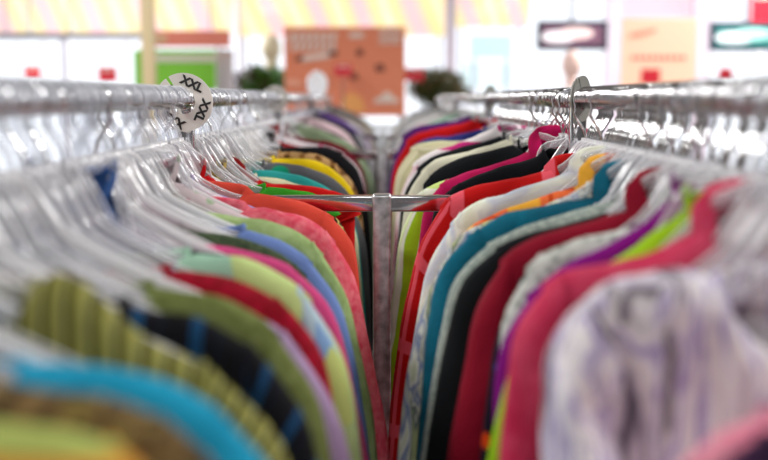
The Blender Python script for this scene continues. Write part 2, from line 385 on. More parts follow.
# peach poster
t_, (l, r, b, tp) = panel('poster_board', 'tall peach poster board between the two dark screens', 'poster', 622, 18, 695, 92, 8.9, glow('poster_peach', s2l('#ffcdb0'), .62), .03, (-.45, .45))  # brightness of the poster put in as emission
for k in range(9): patch('letter', [(631+k*6.2, 60), (631+k*6.2, 55.5), (635+k*6.2, 55.5), (635+k*6.2, 60)], plain('poster_print', s2l('#d06a5c')), 8.9, -.018, t_, (l+r)/2)
patch('drawing', [(628, 38), (630, 33), (640, 31), (655, 28), (656, 32), (640, 37)], plain('poster_print_pale', s2l('#e8a088')), 8.9, -.018, t_, (l+r)/2)

# mannequins
def mannequin(label, x, ytop, D, skin, shirt):
    p = px(x, ytop, D); th = thing('mannequin', label, 'mannequin', (p.x, D, 0)); H = p.z
    bm = bmesh.new(); ball(bm, (0, 0, H-.115), .115, 20, (.72, .85, 1)); tube(bm, [(0, .01, H-.2), (0, .01, H-.32)], [.05, .055], 12); mesh_obj('head', bm, skin, th)
    bm = bmesh.new()
    zs = [(H-.29, .06, .05), (H-.32, .15, .07), (H-.38, .2, .095), (H-.5, .17, .11), (H-.66, .14, .09), (H-.85, .17, .11)]
    rings = [[bm.verts.new((a*math.cos(k*PI/8), b*math.sin(k*PI/8), z)) for k in range(16)] for z, a, b in zs]
    for A, B in zip(rings, rings[1:]):
        for k in range(16): bm.faces.new((A[k], B[k], B[(k+1) % 16], A[(k+1) % 16]))
    bm.faces.new(rings[0]); bm.faces.new(rings[-1][::-1]); mesh_obj('shirt', bm, shirt, th)
    bm = bmesh.new(); tube(bm, [(0, 0, .02), (0, 0, H-.84)], .015); mesh_obj('pole', bm, CHROME, th)
    bm = bmesh.new(); tube(bm, [(0, 0, .001), (0, 0, .02)], .17, 24); mesh_obj('base', bm, CHROME, th)
mannequin('mannequin with a beige head and white top, left of the coral banner', 271, 34, 8.9, plain('beige_form', s2l('#cfc2a4')), plain('white_cloth', (.85, .85, .85)))
mannequin('pale pink mannequin in a white top below the left screen', 572, 50, 8.6, plain('pale_pink_form', s2l('#f6d2c8')), plain('white_cloth', (.9, .85, .85)))
# plants
def plant(label, x0, y0, x1, y1, D, cols, n=1100):
    l, r, b, tp = rect(x0, y0, x1, y1, D); cz = (b+tp)/2
    th = thing('potted_plant', label, 'plant', ((l+r)/2, D, 0)); rnd = random.Random(int(x0))
    for mi, (c, x_) in enumerate(cols):
        bm = bmesh.new()
        for k in range(n//len(cols)):
            a = rnd.uniform(0, 2*PI); rr = rnd.random()**.5
            p = Vector((math.cos(a)*rr*(r-l)/2*.9+x_*(r-l)*.25, rnd.uniform(-.12, .12), cz-.06+math.sin(a)*rr*(tp-b)/2))
            d = Vector((rnd.uniform(-1, 1), rnd.uniform(-1, .6), rnd.uniform(-.3, 1))).normalized(); s = d.orthogonal().normalized(); L_ = rnd.uniform(.04, .08)
            v = [bm.verts.new(q) for q in (p, p+d*L_*.5+s*L_*.22, p+d*L_, p+d*L_*.5-s*L_*.22)]; bm.faces.new(v)
        f = mesh_obj('foliage', bm, plain('leaf', c, .5), th, smooth=False)
    bm = bmesh.new()
    for k in range(7): tube(bm, [(0, 0, .9), (rnd.uniform(-.03, .03), 0, 1.1), (rnd.uniform(-.14, .14), rnd.uniform(-.08, .08), cz)], .006, 6)
    mesh_obj('stem', bm, plain('stem_brown', (.12, .07, .04)), th)
    bm = bmesh.new(); tube(bm, [(0, 0, .002), (0, 0, .03), (0, 0, .85), (0, 0, .92)], [.12, .14, .17, .18], 24); mesh_obj('pot', bm, plain('pot_grey', (.3, .28, .26)), th)
plant('brown and green plant in a tall pot, left of the coral banner', 236, 61, 285, 98, 8.4, [(s2l('#4a2616'), -.7), (s2l('#3f8212'), .3), (s2l('#2c5c10'), .6)])
plant('olive green plant in a tall pot, right of the coral banner', 408, 64, 462, 98, 8.4, [(s2l('#4a4a20'), -.3), (s2l('#30481c'), .2), (s2l('#5c4c28'), .5)])

# ------------------------------------------------------------------ garment racks
FR = [.24, 1.78, 3.30, 4.82, 6.34]
side_w = {-1: 'left', 1: 'right'}
rack_w = ['nearest', 'second', 'third', 'farthest']
for i in range(4):
    y0, y1 = FR[i], FR[i+1]
    th = thing('garment_rack', '%s chrome double-rail garment rack along the aisle' % rack_w[i], 'garment rack', (0, y0, 0))
    for s in (-1, 1):
        bm = bmesh.new(); tube(bm, [(s*RX, .022, RZ), (s*RX, y1-y0-.006, RZ)], .0142, 24); mesh_obj('rail', bm, RAILM, th)
    for j, yy in enumerate(([0] if i == 0 else [])+[y1-y0]):
        bm = bmesh.new(); box(bm, (0, yy, RZ-.172), (2*RX+.03, .024, .027), .003); mesh_obj('cross_bar', bm, CHROME, th)
        bm = bmesh.new(); box(bm, (0, yy-.004, (RZ-.156)/2+.012), (.031, .034, RZ-.156-.024), .004); mesh_obj('post', bm, STEEL, th)
        bm = bmesh.new(); box(bm, (0, yy, .014), (.72, .04, .026), .004); mesh_obj('foot', bm, CHROME, th)
        for s in (-1, 1):
            bm = bmesh.new(); box(bm, (s*RX, yy, RZ-.086), (.026, .024, .15), .003); mesh_obj('upright', bm, CHROME, th)
            bm = bmesh.new(); tube(bm, [(s*RX, yy-.02, RZ), (s*RX, yy+.016, RZ)], .0165, 20); ball(bm, (s*RX, yy-.02, RZ), .0165, 16, (1, .6, 1)); mesh_obj('rail_joint', bm, CHROME, th)
# size discs
BLACK = plain('print_black', (.02, .02, .02), .5)
def disc(label, s, y, R, rz, mat, text=None, ty=0, tz=0, ri=.019):
    th = thing('size_disc', label, 'size divider', (s*RX+tz, y, RZ+ty), rz)
    bm = bmesh.new(); n = 56; rings = []
    sl0 = 2.15; da = .06  # slot up to the left
    for yy in (-.0012, .0012):
        o_, i_ = [], []
        for k in range(n+1):
            a = sl0+da+(2*PI-2*da)*k/n
            o_.append(bm.verts.new((R*math.cos(a), yy, R*math.sin(a)))); i_.append(bm.verts.new((ri*math.cos(a), yy, ri*math.sin(a))))
        rings.append((o_, i_))
    (o0, i0), (o1, i1) = rings
    for k in range(n):
        bm.faces.new((o0[k], o0[k+1], i0[k+1], i0[k])); bm.faces.new((o1[k+1], o1[k], i1[k], i1[k+1]))
        bm.faces.new((o0[k+1], o0[k], o1[k], o1[k+1])); bm.faces.new((i0[k], i0[k+1], i1[k+1], i1[k]))
    for k in (0, n): bm.faces.new((o0[k], i0[k], i1[k], o1[k]))
    pl_ = mesh_obj('plate', bm, mat, th, smooth=False)
    if text:
        for a in (1.12, -.42, -2.1, 2.75):
            cu = bpy.data.curves.new('lettering', 'FONT'); cu.body = text; cu.size = .0195; cu.align_x = 'CENTER'; cu.align_y = 'CENTER'; cu.extrude = .0003; cu.offset = .0009
            t = bpy.data.objects.new('tmp', cu); C.objects.link(t)
            dg = bpy.context.evaluated_depsgraph_get(); me = bpy.data.meshes.new_from_object(t.evaluated_get(dg))
            bpy.data.objects.remove(t)
            o = bpy.data.objects.new('lettering', me); C.objects.link(o); me.materials.clear(); me.materials.append(BLACK)
            o.parent = pl_; rr = .0325
            M = Matrix.Translation((rr*math.cos(a), -.0018, rr*math.sin(a))) @ Matrix.Rotation(-(a-PI/2), 4, 'Y') @ Matrix.Rotation(PI/2, 4, 'X')
            o.matrix_local = M
PLATE = plain('disc_white', (.86, .83, .77), .45); GDISC = plain('disc_grey', (.20, .20, .18), .35)
disc('round white XXL size disc on the left rail', -1, 1.745, .0475, 0, PLATE, 'XXL', -.004, .003)
disc('grey size disc on the right rail seen nearly edge-on', 1, 1.74, .037, 1.02, GDISC, None, .002)
disc('second grey size disc just behind the first on the right rail', 1, 1.765, .034, .95, plain('disc_grey_light', (.36, .36, .33), .35), None, .004)
disc('pale size disc at the second joint of the left rail', -1, 3.25, .038, .3, plain('disc_pale', (.5, .48, .45), .4), None, .004)
disc('dark size disc at the second joint of the right rail', 1, 3.25, .036, .9, GDISC, None, .004)
disc('white oval size disc on the left rail before the coral banner', -1, 5.3, .066, .75, plain('disc_bright', (.95, .95, 1), .4), None, .07, 0, .002)

# ------------------------------------------------------------------ hangers
def hook_pts(s):
    pts = [(0, 0, -.088), (0, 0, -.058), (s*.003, 0, -.047), (s*.010, 0, -.036), (s*.0192, 0, -.022)]
    for k in range(0, 11):
        a = -.55+k*(PI+.75)/10
        pts.append((s*.0192*math.cos(a), 0, .0192*math.sin(a)))
    return [(x, y, z) for x, y, z in pts]
def hook_mesh(metal, s):
    bm = bmesh.new(); r = .0023 if metal else .0031
    tube(bm, hook_pts(s), r, 8)
    return bm
HM = {}
for metal in (0, 1):
    for s in (-1, 1):
        o = mesh_obj('hook', hook_mesh(metal, s), CHROME if metal else CLEAR); HM[(metal, s)] = o.data; bpy.data.objects.remove(o)
def arms_bm(prof, off=.012, reach=None):
    """prof: list of (d, z) shoulder points"""
    dn, zn = prof[0]
    pts = [(.0, -.068), (.012, -.074), (.028, -.070+(zn+.07)*.55), (max(.045, dn*.8), zn-.002)]
    tip = reach or prof[-1][0]-.065
    for d, z in prof[1:]:
        if d < tip and d > pts[-1][0]+.01: pts.append((d, z-off))
    zz = None
    for (a, za), (b, zb) in zip(prof, prof[1:]):
        if a <= tip <= b: zz = za+(zb-za)*(tip-a)/max(b-a, 1e-6)-off
    if zz is None: zz = pts[-1][1]-.02
    if tip > pts[-1][0]+.01: pts.append((tip, zz))
    bm = bmesh.new()
    full = [(-d, 0, z) for d, z in pts[:0:-1]]+[(d, 0, z) for d, z in pts]
    P_, _ = catmull(full, 37)
    tube(bm, P_, .005, 8, flat=(1.25, .62))
    tube(bm, [(0, 0, -.06), (0, 0, -.082)], .0065, 10)      # collar that takes the hook
    return bm
GEN = [(.05, -.128), (.1, -.16), (.16, -.19), (.2, -.215)]
o = mesh_obj('shoulder_bar', arms_bm(GEN, 0, .185), MILKY); ARM_GEN = o.data; bpy.data.objects.remove(o)
GEN2 = [(.05, -.118), (.1, -.145), (.16, -.172), (.21, -.2)]
o = mesh_obj('shoulder_bar', arms_bm(GEN2, .006, .19), MILKY); ARM_GEN2 = o.data; bpy.data.objects.remove(o)
def hanger(s, y, metal, label, arm, group=None, rz=None, amat=None):
    rz = random.uniform(-.12, .12) if rz is None else rz
    th = thing('clothes_hanger', label, 'hanger', (s*RX, y, RZ), rz, group)
    h = bpy.data.objects.new('hook', HM[(metal, s if random.random() < .9 else -s)]); C.objects.link(h); h.parent = th
    if metal: h['label'] = 'chrome wire hook'
    if isinstance(arm, bpy.types.Mesh):
        a = bpy.data.objects.new('shoulder_bar', arm); C.objects.link(a); a.parent = th
        if amat: a.material_slots[0].link = 'OBJECT'; a.material_slots[0].material = amat
    else: mesh_obj('shoulder_bar', arm, MILKY, th)
    return th

# ------------------------------------------------------------------ garments
def nz(x, y, z): return noise.noise(Vector((x, y, z)))
HEM = -.74
def garment_meshes(sh, sl, T=.018, seed=0, fold=1., res=1., short=False, necky=.05, puff=0):
    """sh: (d,z) shoulder line, neck to tip; sl: (d,z) outer sleeve edge from the tip down.
       returns bmeshes body, sleeve(+), sleeve(-)"""
    shp, _ = catmull([(d, 0, z) for d, z in sh], 24)
    tip = shp[-1]; dn = sh[0][0]; W = tip.x-.006
    def ztop(d):
        d = abs(d)
        if d <= shp[0].x: return None
        for a, b in zip(shp, shp[1:]):
            if a.x <= d <= b.x: return a.z+(b.z-a.z)*(d-a.x)/max(b.x-a.x, 1e-6)
        return shp[-1].z
    zn = shp[0].z
    def neck(d, front):
        f = 1-(d/dn)**2 if abs(d) < dn else 0
        return zn-(necky if front else .012)*math.sqrt(max(f, 0))
    nx = int(34*res)//2*2; nr = int(26*res)
    bm = bmesh.new(); uvl = bm.loops.layers.uv.new('UVMap'); UV = {}
    grid = {}
    for side in (0, 1):
        sg = -1 if side == 0 else 1
        for i in range(nx+1):
            q = -1+2*i/nx; x = W*math.sin(q*PI/2)*.35+W*q*.65
            edge = math.sqrt(max(0, 1-abs(q)**5))
            zt = ztop(x); inneck = zt is None
            if inneck: zt = neck(abs(x), side == 0)
            for j in range(nr+1):
                v = (j/nr)**1.5; z = zt+(HEM-zt)*v
                dd = zt-z; rr = .026
                top = math.sqrt(1-(1-min(dd/rr, 1))**2)
                if inneck: top = .72+.28*top
                bulge = T*(1+.7*min(dd/.3, 1))
                f = nz(x*16+seed, side*5, z*2.2)*.55+nz(x*38, seed, z*5+side*3)*.28
                y = sg*edge*top*bulge*(1+.45*fold*f)+.008*fold*nz(x*9+seed, seed*1.3, z*3)*min(dd/.08, 1)
                key = (side, i, j)
                if side == 1 and (i in (0, nx) or (j == 0 and not inneck)): grid[key] = grid[(0, i, j)]; continue
                vt = bm.verts.new((x, y, z+.003*fold*nz(x*30, seed, 1)*(1-v))); grid[key] = vt; UV[vt] = (x, z+sg*.02)
        for i in range(nx):
            for j in range(nr):
                q = [grid[(side, i, j)], grid[(side, i+1, j)], grid[(side, i+1, j+1)], grid[(side, i, j+1)]]
                q = list(dict.fromkeys(q))
                if len(q) < 3: continue
                try: bm.faces.new(q if side == 0 else q[::-1])
                except ValueError: pass
    for f in bm.faces:
        for lp in f.loops: lp[uvl].uv = UV[lp.vert]
    out = [bm]
    # sleeves
    end = sl[-1]; path = [(tip.x-.02, 0, ztop(tip.x-.02)+.002)]+[(d, 0, z) for d, z in sl]
    if path[1][0] < path[0][0]+.005: path[1] = (path[0][0]+.012, 0, path[1][2])
    nS = int(30*res); nC = int(16*res)//2*2
    zend = HEM+.12 if not short else min(end[1], path[0][2]-.17)
    if not short:
        lx, lz = path[-1][0], path[-1][2]; px_, pz_ = path[-2][0], path[-2][2]
        sl_ = max(-.3, min(.25, (lx-px_)/max(pz_-lz, 1e-3)))
        if lz > zend+.05:
            d1 = min(lz-zend, .12)
            path.append((lx+sl_*d1*.6, 0, lz-d1))
            if lz-d1 > zend+.05: path.append((lx+sl_*d1*.8, 0, zend))
    O, L = catmull(path, nS)
    i0 = Vector((tip.x-.05, 0, path[0][2]-.15)); e = O[-1]
    wS = .10 if not short else .15
    i1 = Vector((e.x-wS, 0, e.z+.004)) if not short else Vector((max(e.x-wS, tip.x-.08), 0, e.z-.03))
    if i1.z > i0.z-.02: i0.z = i1.z+.03
    for mir in (1, -1):
        bm = bmesh.new(); uvl = bm.loops.layers.uv.new('UVMap'); UV = {}; rings = []
        for k in range(nS):
            u = k/(nS-1); I = i0.lerp(i1, u**1.6); A = O[k]
            c = (A+I)/2; h = (A-I)/2; ring = []
            cap = .55+.45*math.sin(min(u*7, 1)*PI/2)
            t = (T*1.25+puff*math.exp(-((u-.15)/.12)**2))*cap
            for m_ in range(nC):
                ph = 2*PI*m_/nC; cs, sn = math.cos(ph), math.sin(ph)
                f = nz(u*L*9+seed, cs*1.5, sn*1.5+seed)*.6+nz(u*L*26, cs*3+seed, sn*3)*.35
                g = math.sin(ph*1+seed+u*L*42+2.5*nz(u*4, seed, 0))*.12*fold
                p = c+h*(cs*(1+.05*fold*f)); y = t*math.copysign(abs(sn)**.8, sn)*(1+.5*fold*f+g)
                y += .006*fold*nz(u*6, seed, cs*2)
                vt = bm.verts.new((mir*p.x, y, p.z)); ring.append(vt); UV[vt] = (tip.x+u*L, ph*.035)
            rings.append(ring)
        for A, B in zip(rings, rings[1:]):
            for k in range(nC):
                q = (A[k], A[(k+1) % nC], B[(k+1) % nC], B[k]); bm.faces.new(q if mir < 0 else q[::-1])
        for f in bm.faces:
            for lp in f.loops: lp[uvl].uv = UV[lp.vert]
        out.append(bm)
    return out
def collar_bm(dn, zn, kind, T=.02, necky=.05, seed=0):
    bm = bmesh.new(); uvl = bm.loops.layers.uv.new('UVMap'); n = 40; rings = []
    for k in range(n):
        a = 2*PI*k/n; cx_, sy = math.cos(a), math.sin(a)     # sy<0 front
        x = dn*cx_*1.02; y = T*.95*sy
        drop = (necky if sy < 0 else .012)*abs(sy)
        z = zn-drop; o = Vector((cx_, sy, 0)).normalized()
        if kind == 'band':
            prof = [(0, -.004), (-.001, .003), (.002, .007), (.005, .003), (.0045, -.006)]
        else:
            up = (.008+.022*max(0, sy)) if sy > -.3 else .010
            fl = .02+.022*max(0, -sy)
            prof = [(0, -.004), (-.002, up*.6), (.0, up), (.006, up+.002), (.012, up*.6), (.017, .0), (.017+fl*.1, -fl*.6)]
        rings.append([bm.verts.new((x+o.x*p, y+o.y*p*.8, z+q)) for p, q in prof])
    for k in range(n):
        if kind != 'band' and k == 3*n//4: continue
        A, B = rings[k], rings[(k+1) % n]
        for i in range(len(A)-1): bm.faces.new((A[i], A[i+1], B[i+1], B[i]))
    for f in bm.faces:
        for lp in f.loops: lp[uvl].uv = (lp.vert.co.x, lp.vert.co.z)
    return bm
def buttons(th, zn, T, mat, necky):
    for k in range(5):
        bm = bmesh.new(); y = -(T*1.6+.004); z = zn-necky-.03-.09*k; tube(bm, [(0, y, z), (0, y-.003, z)], .006, 12); mesh_obj('button', bm, mat, th)
BTN = plain('button', (.7, .68, .64), .3)
count = 0
def to_local(s, D, pts):
    out = []
    for x, y in pts:
        p = px(x, y, D); out.append((RX-s*p.x, p.z-RZ))
    return out
def split(pts):
    for i in range(1, len(pts)):
        d, z = pts[i-1]; e, f = pts[i]
        if (z-f) > 1.15*max(e-d, 1e-4) and i > 1 and d > .12: return pts[:i], pts[i:]
    return pts[:-1], pts[-1:]
USED = {-1: [], 1: []}
def G(s, D, kind, label, mat, pts=None, local=None, T=.018, collar='band', cmat=None, fold=1., short=False, metal=None, res=1., necky=.05, puff=0, rz=None, btn=False, hl=None, drop=0):
    """one garment on its own hanger; pts = its upper edge as photographed, local = (d,z) profile"""
    global count; count += 1; seed = count*1.37
    L_ = to_local(s, D, pts) if pts else local
    L_ = [(d, z-drop) for d, z in L_]
    L_[0] = (max(.042, L_[0][0]), L_[0][1])
    clean = [L_[0]]
    for d, z in L_[1:]:
        if d > clean[-1][0]+.002 or z < clean[-1][1]-.012: clean.append((max(d, clean[-1][0]+.001) if z > clean[-1][1]-.02 else d, z))
    sh, sl = split(clean)
    rz_ = rz if rz is not None else (0 if pts else random.uniform(-.08, .08))
    th = thing(kind, label, kind.replace('_', ' '), (s*RX, D, RZ), rz_)
    b, s1, s2 = garment_meshes(sh, sl, T, seed, fold*1.25, res, short, necky, puff)
    bd_ = mesh_obj('body', b, mat, th)
    mesh_obj('sleeve', s1, mat, th); mesh_obj('sleeve', s2, mat, th)
    if collar: 
        c = mesh_obj('collar', collar_bm(sh[0][0], sh[0][1], collar, T, necky), cmat or mat, th)
    if btn: buttons(bd_, sh[0][1], T, BTN, necky)
    m = metal if metal is not None else (1 if s > 0 else 0)
    hanger(s, D, m, 'hanger under the '+(hl or label), arms_bm(sh), rz=rz_)
    USED[s].append(D)
    return th
F = fabric
# ---- nearest rack, right rail (front to back)
G(1, .555, 'blouse', 'dark plum blouse under the pink one at the lower right corner', F(['#3a2440'], 'solid'), [(768, 440), (742, 448), (716, 462), (700, 490), (690, 540)], fold=.7)
G(1, .60, 'blouse', 'pink blouse at the lower right corner', F(['#e58aa0', '#f0a8b8'], 'towel', .6), [(760, 408), (768, 418), (742, 424), (716, 436), (690, 450), (676, 470), (668, 520)][1:], fold=.7)
G(1, .775, 'jacket', 'lavender and white tie-dye jacket with painted fold shade and puffed shoulders, nearest large right one', F(['#6c6470', '#d4cad8', '#fbf6f6', '#f4eef6', '#a898cc', '#fbf6f8', '#7a707c'], 'streaks', 1.2, bump=.6), [(722, 292), (700, 272), (668, 268), (630, 276), (598, 290), (574, 310), (556, 342), (549, 385), (546, 460)], T=.024, collar='fold', fold=2.6, puff=.02, necky=.06)  # grey streaks put fold shadows into the tie-dye colours
G(1, .90, 'jacket', 'raspberry pink corduroy jacket behind the lavender jacket', F(['#c73a58', '#d85a74'], 'towel', .5), [(738, 204), (700, 225), (655, 248), (610, 262), (565, 270), (535, 290), (518, 325), (508, 380), (500, 460)], T=.022, collar='fold', fold=1.1, necky=.09)
G(1, .975, 'tank_top', 'lime green top showing behind the raspberry jacket', F(['#a8d83c', '#bce65a'], 'solid'), [(712, 190), (690, 206), (655, 230), (630, 250), (590, 275), (545, 310), (518, 350), (500, 400), (487, 460)], T=.012, fold=.6)
G(1, 1.02, 'blouse', 'purple blouse showing between the lime top and the dark red jacket', F(['#8a1c86', '#9c2a94'], 'solid'), [(692, 178), (668, 198), (640, 226), (600, 248), (560, 268), (520, 300), (500, 350), (492, 460)], T=.012, fold=.6)
G(1, 1.055, 'cardigan', 'grey and white lacy cardigan in front of the dark red jacket', F(['#8d948c', '#d5d8d2'], 'lace', .7, bump=.9), [(648, 222), (615, 230), (580, 238), (545, 252), (520, 272), (507, 310), (499, 360), (494, 460)], T=.016, fold=1.1)
G(1, 1.10, 'blouse', 'black blouse with orange and blue flowers, low behind the grey cardigan', F(['#1c1626', '#e0532c', '#3c6fb4', '#ece3dc', '#6a1c62'], 'floral', 1.2), [(636, 228), (600, 236), (550, 255), (512, 285), (497, 335), (488, 390), (480, 460)], T=.012, fold=.6)
G(1, 1.15, 'jacket', 'dark crimson jacket with a raised collar on the right rail', F(['#8e1230', '#a41c3a'], 'solid', 1), [(664, 186), (640, 204), (600, 218), (560, 230), (520, 245), (494, 266), (478, 305), (463, 370), (447, 460)], T=.022, collar='fold', fold=.9, necky=.05)
G(1, 1.22, 'jacket', 'black jacket left of the dark crimson jacket', F(['#14171a', '#202428'], 'solid'), [(628, 206), (580, 220), (530, 233), (490, 250), (464, 280), (448, 330), (436, 390), (424, 470)], T=.018, fold=.6)
G(1, 1.262, 'cardigan', 'grey-green knit cardigan edging the black jacket', F(['#93a09a', '#b5beb4'], 'melange'), [(622, 198), (570, 212), (520, 228), (482, 246), (457, 276), (441, 330), (429, 400), (419, 470)], T=.014, fold=.6)
G(1, 1.33, 'shirt', 'teal denim shirt beside the tie-dye shirts on the right rail', F(['#14596e', '#1f7088'], 'tiedye', 1.6, bump=.7), [(640, 176), (600, 193), (545, 205), (497, 217), (462, 238), (440, 270), (427, 330), (421, 400), (414, 470)], T=.02, collar='fold', fold=1.3, btn=True)
G(1, 1.43, 'shirt', 'orange and yellow checked shirt behind the teal denim shirt', F(['#e8744a', '#c8502e', '#f0b850'], 'plaid', 1.6), [(616, 168), (590, 180), (550, 194), (505, 209), (470, 226), (448, 250), (438, 290), (432, 350), (428, 430)], T=.014, collar='fold', fold=.8)
G(1, 1.375, 'blouse', 'pale yellow, grey and blue tie-dye blouse beside the teal shirt', F(['#c8ccb0', '#e8e8dc', '#7f8cb0', '#dcdcc8', '#5c6a72', '#b4bc8c'], 'streaks', 1.3, bump=.8), [(590, 186), (550, 203), (505, 216), (466, 232), (442, 258), (424, 300), (411, 350), (402, 400), (396, 470)], T=.018, fold=1.6)
G(1, 1.505, 'blouse', 'ivory blouse in front of the red plaid shirt', F(['#e0e3cc', '#c8ccd8', '#eceee0', '#e4e6d0'], 'tiedye', 1.2), [(584, 160), (555, 176), (510, 191), (470, 205), (446, 226), (430, 262), (420, 300), (410, 360)], T=.016, fold=1.1, collar='fold')
G(1, 1.64, 'shirt', 'bright red plaid shirt next to the chrome post', F(['#b80c20', '#e0606c'], 'plaid', .45), [(556, 166), (530, 175), (490, 182), (456, 193), (436, 209), (421, 240), (409, 285), (400, 330), (391, 400)], T=.022, collar='fold', fold=.9)
# ---- second rack, right rail
G(1, 1.86, 'blouse', 'black blouse behind the red plaid shirt', F(['#101216'], 'solid'), [(560, 147), (535, 157), (505, 166), (470, 178), (448, 189), (436, 205), (428, 250), (424, 300)], T=.014, fold=.6)
G(1, 1.93, 'jacket', 'magenta corduroy jacket reaching up to the right rail', F(['#a8124e', '#c02862'], 'towel', .8), [(548, 136), (525, 152), (490, 166), (455, 176), (436, 187), (426, 204), (420, 240), (417, 290)], T=.022, collar='fold', fold=1.2)
G(1, 2.0, 'blouse', 'lime and cream striped blouse hanging just behind the post', F(['#e6ead8', '#a4c83a', '#eef0e2', '#c8dc88'], 'lines', 1.1), [(532, 160), (500, 168), (460, 176), (430, 186), (412, 198), (401, 235), (393, 290), (385, 350)], T=.022, fold=1.)
G(1, 2.1, 'blouse', 'black scarf-neck blouse between two cream ones on the right rail', F(['#15181c', '#101214'], 'solid'), [(520, 142), (495, 150), (462, 158), (436, 170), (420, 188), (410, 230), (404, 280)], T=.014, fold=.6)
G(1, 2.2, 'blouse', 'cream blouse with a soft sheen, third behind the magenta jacket', F(['#e4e2cc', '#efeddc'], 'solid'), [(512, 138), (490, 145), (462, 152), (436, 160), (418, 174), (408, 195), (400, 240)], T=.016, fold=.9)
G(1, 2.3, 'blouse', 'black and white edged blouse behind the cream blouse', F(['#1a1d20', '#2a2c30'], 'solid'), [(505, 134), (485, 141), (458, 148), (432, 157), (414, 170), (404, 195), (398, 240)], T=.01, fold=.5)
G(1, 2.38, 'blouse', 'white and magenta trimmed blouse before the beige one', F(['#f0e8ea', '#c83c80', '#f0e8ea', '#f6f0f0'], 'lines', 2.), [(500, 124), (480, 134), (455, 144), (430, 152), (410, 166), (400, 195), (394, 240)], T=.014, fold=.7)
G(1, 2.55, 'jacket', 'beige fine-striped jacket with broad round shoulders, beyond the post', F(['#cfc9a8', '#ddd8bc', '#c4c29c'], 'lines', 6), [(494, 132), (476, 140), (450, 141), (424, 142), (408, 150), (398, 170), (393, 200), (390, 240)], T=.026, fold=.7)
G(1, 2.8, 'blouse', 'navy blouse behind the beige striped jacket', F(['#27306e', '#3c3c80'], 'tiedye', 2), [(486, 127), (470, 132), (448, 136), (425, 139), (408, 150), (400, 180)], T=.016, fold=.7)
G(1, 3.0, 'jacket', 'scarlet jacket behind the navy blouse on the right rail', F(['#c01828', '#d02434'], 'solid'), [(478, 118), (462, 123), (440, 128), (418, 133), (404, 142), (395, 165), (390, 200)], T=.024, fold=.7)
G(1, 3.15, 'blouse', 'plum blouse in the last place of the second right rail', F(['#5a2a6e', '#7a4a86'], 'solid'), [(470, 116), (452, 121), (430, 124), (412, 128), (400, 138), (394, 160)], T=.016, fold=.7)
# ---- nearest rack, left rail (front to back)
G(-1, .50, 'blouse', 'orange and yellow striped blouse at the lower left corner', F(['#e8a45c', '#d8c860', '#e8743c', '#b4c070', '#f0a850'], 'lines', 1.6), [(-30, 418), (30, 424), (70, 430), (115, 442), (150, 460), (175, 500), (190, 560)], fold=.6)
G(-1, .56, 'shirt', 'brown and olive camouflage shirt in front of the sky blue shirt', F(['#54402e', '#8a7450', '#3a2e24', '#a08a5c', '#6a6a34'], 'tiedye', 2.4), [(-20, 378), (30, 384), (90, 392), (150, 412), (195, 440), (225, 480), (240, 560)], T=.014, fold=.9)
G(-1, .62, 'shirt', 'sky blue shirt near the lower left corner', F(['#3ba6cc', '#58bcdc'], 'solid'), [(18, 366), (65, 362), (110, 366), (160, 378), (205, 400), (245, 432), (272, 470), (288, 540)], T=.02, fold=.7)
G(-1, .715, 'shirt', 'olive and black ribbed shirt with a big striped collar', F(['#8f8c50', '#a8a668', '#2c2a1a', '#8a8748'], 'bands', 7), [(30, 286), (58, 274), (92, 288), (120, 316), (150, 340), (190, 356), (232, 384), (266, 424), (288, 465), (300, 540)], T=.02, fold=.8, necky=.06)
G(-1, .80, 'shirt', 'black shirt with navy bands in the foreground of the left rail', F(['#0a0d12', '#0c0f16', '#1d4468', '#0c1016', '#10141c'], 'bands', 2.6), [(122, 304), (160, 311), (205, 322), (245, 341), (275, 368), (300, 408), (316, 452), (326, 520)], T=.02, fold=.9)
G(-1, .91, 'cardigan', 'olive green cardigan with a pale trim, left foreground', F(['#66703e', '#788250'], 'melange', .6), [(146, 286), (180, 290), (220, 298), (256, 314), (286, 342), (310, 384), (326, 430), (336, 500)], T=.018, fold=.7)
G(-1, .965, 'blouse', 'pale lilac blouse showing low behind the olive cardigan', F(['#b8a0c4', '#c8b4d2'], 'solid'), [(156, 292), (200, 298), (240, 308), (276, 325), (306, 355), (328, 395), (344, 435), (356, 490)], T=.012, fold=.6)
G(-1, 1.01, 'sweater', 'wine red sweater on the left rail before the pastel blouse', F(['#8c1228', '#a41c34'], 'melange', .5), [(164, 270), (200, 272), (235, 280), (268, 294), (296, 315), (316, 345), (330, 385), (338, 440)], T=.018, fold=.8)
G(-1, 1.09, 'blouse', 'pastel blue, lime and white tie-dye blouse on the left rail', F(['#c4d68c', '#5c94d4', '#d8e4e0', '#9cc0dc', '#d4dc78', '#a8d0b8'], 'patches', .9), [(184, 252), (220, 254), (258, 262), (292, 280), (318, 306), (338, 345), (352, 390), (362, 450)], T=.02, fold=.8)
G(-1, 1.15, 'shirt', 'black shirt among the clear hangers of the left rail', F(['#0e0e10', '#1a1a1e'], 'solid'), [(86, 208), (105, 224), (130, 238), (190, 250), (250, 262), (300, 290), (330, 340), (345, 400)], T=.012, fold=.6)
G(-1, 1.125, 'shirt', 'denim blue shirt sunk between clear hangers of the left rail', F(['#4a6ca8', '#5c7cb4'], 'solid'), [(74, 164), (88, 182), (104, 206), (135, 235), (190, 258), (250, 280), (300, 330), (320, 400)], T=.01, fold=.6)
G(-1, 1.47, 'blouse', 'rose and white flowered blouse sunk between clear hangers', F(['#d8c8cc', '#b84a6c', '#a8b89c', '#8c2c44'], 'floral', 2), [(160, 158), (176, 176), (196, 192), (240, 214), (290, 236), (320, 262), (334, 300), (345, 350)], T=.012, fold=.6)
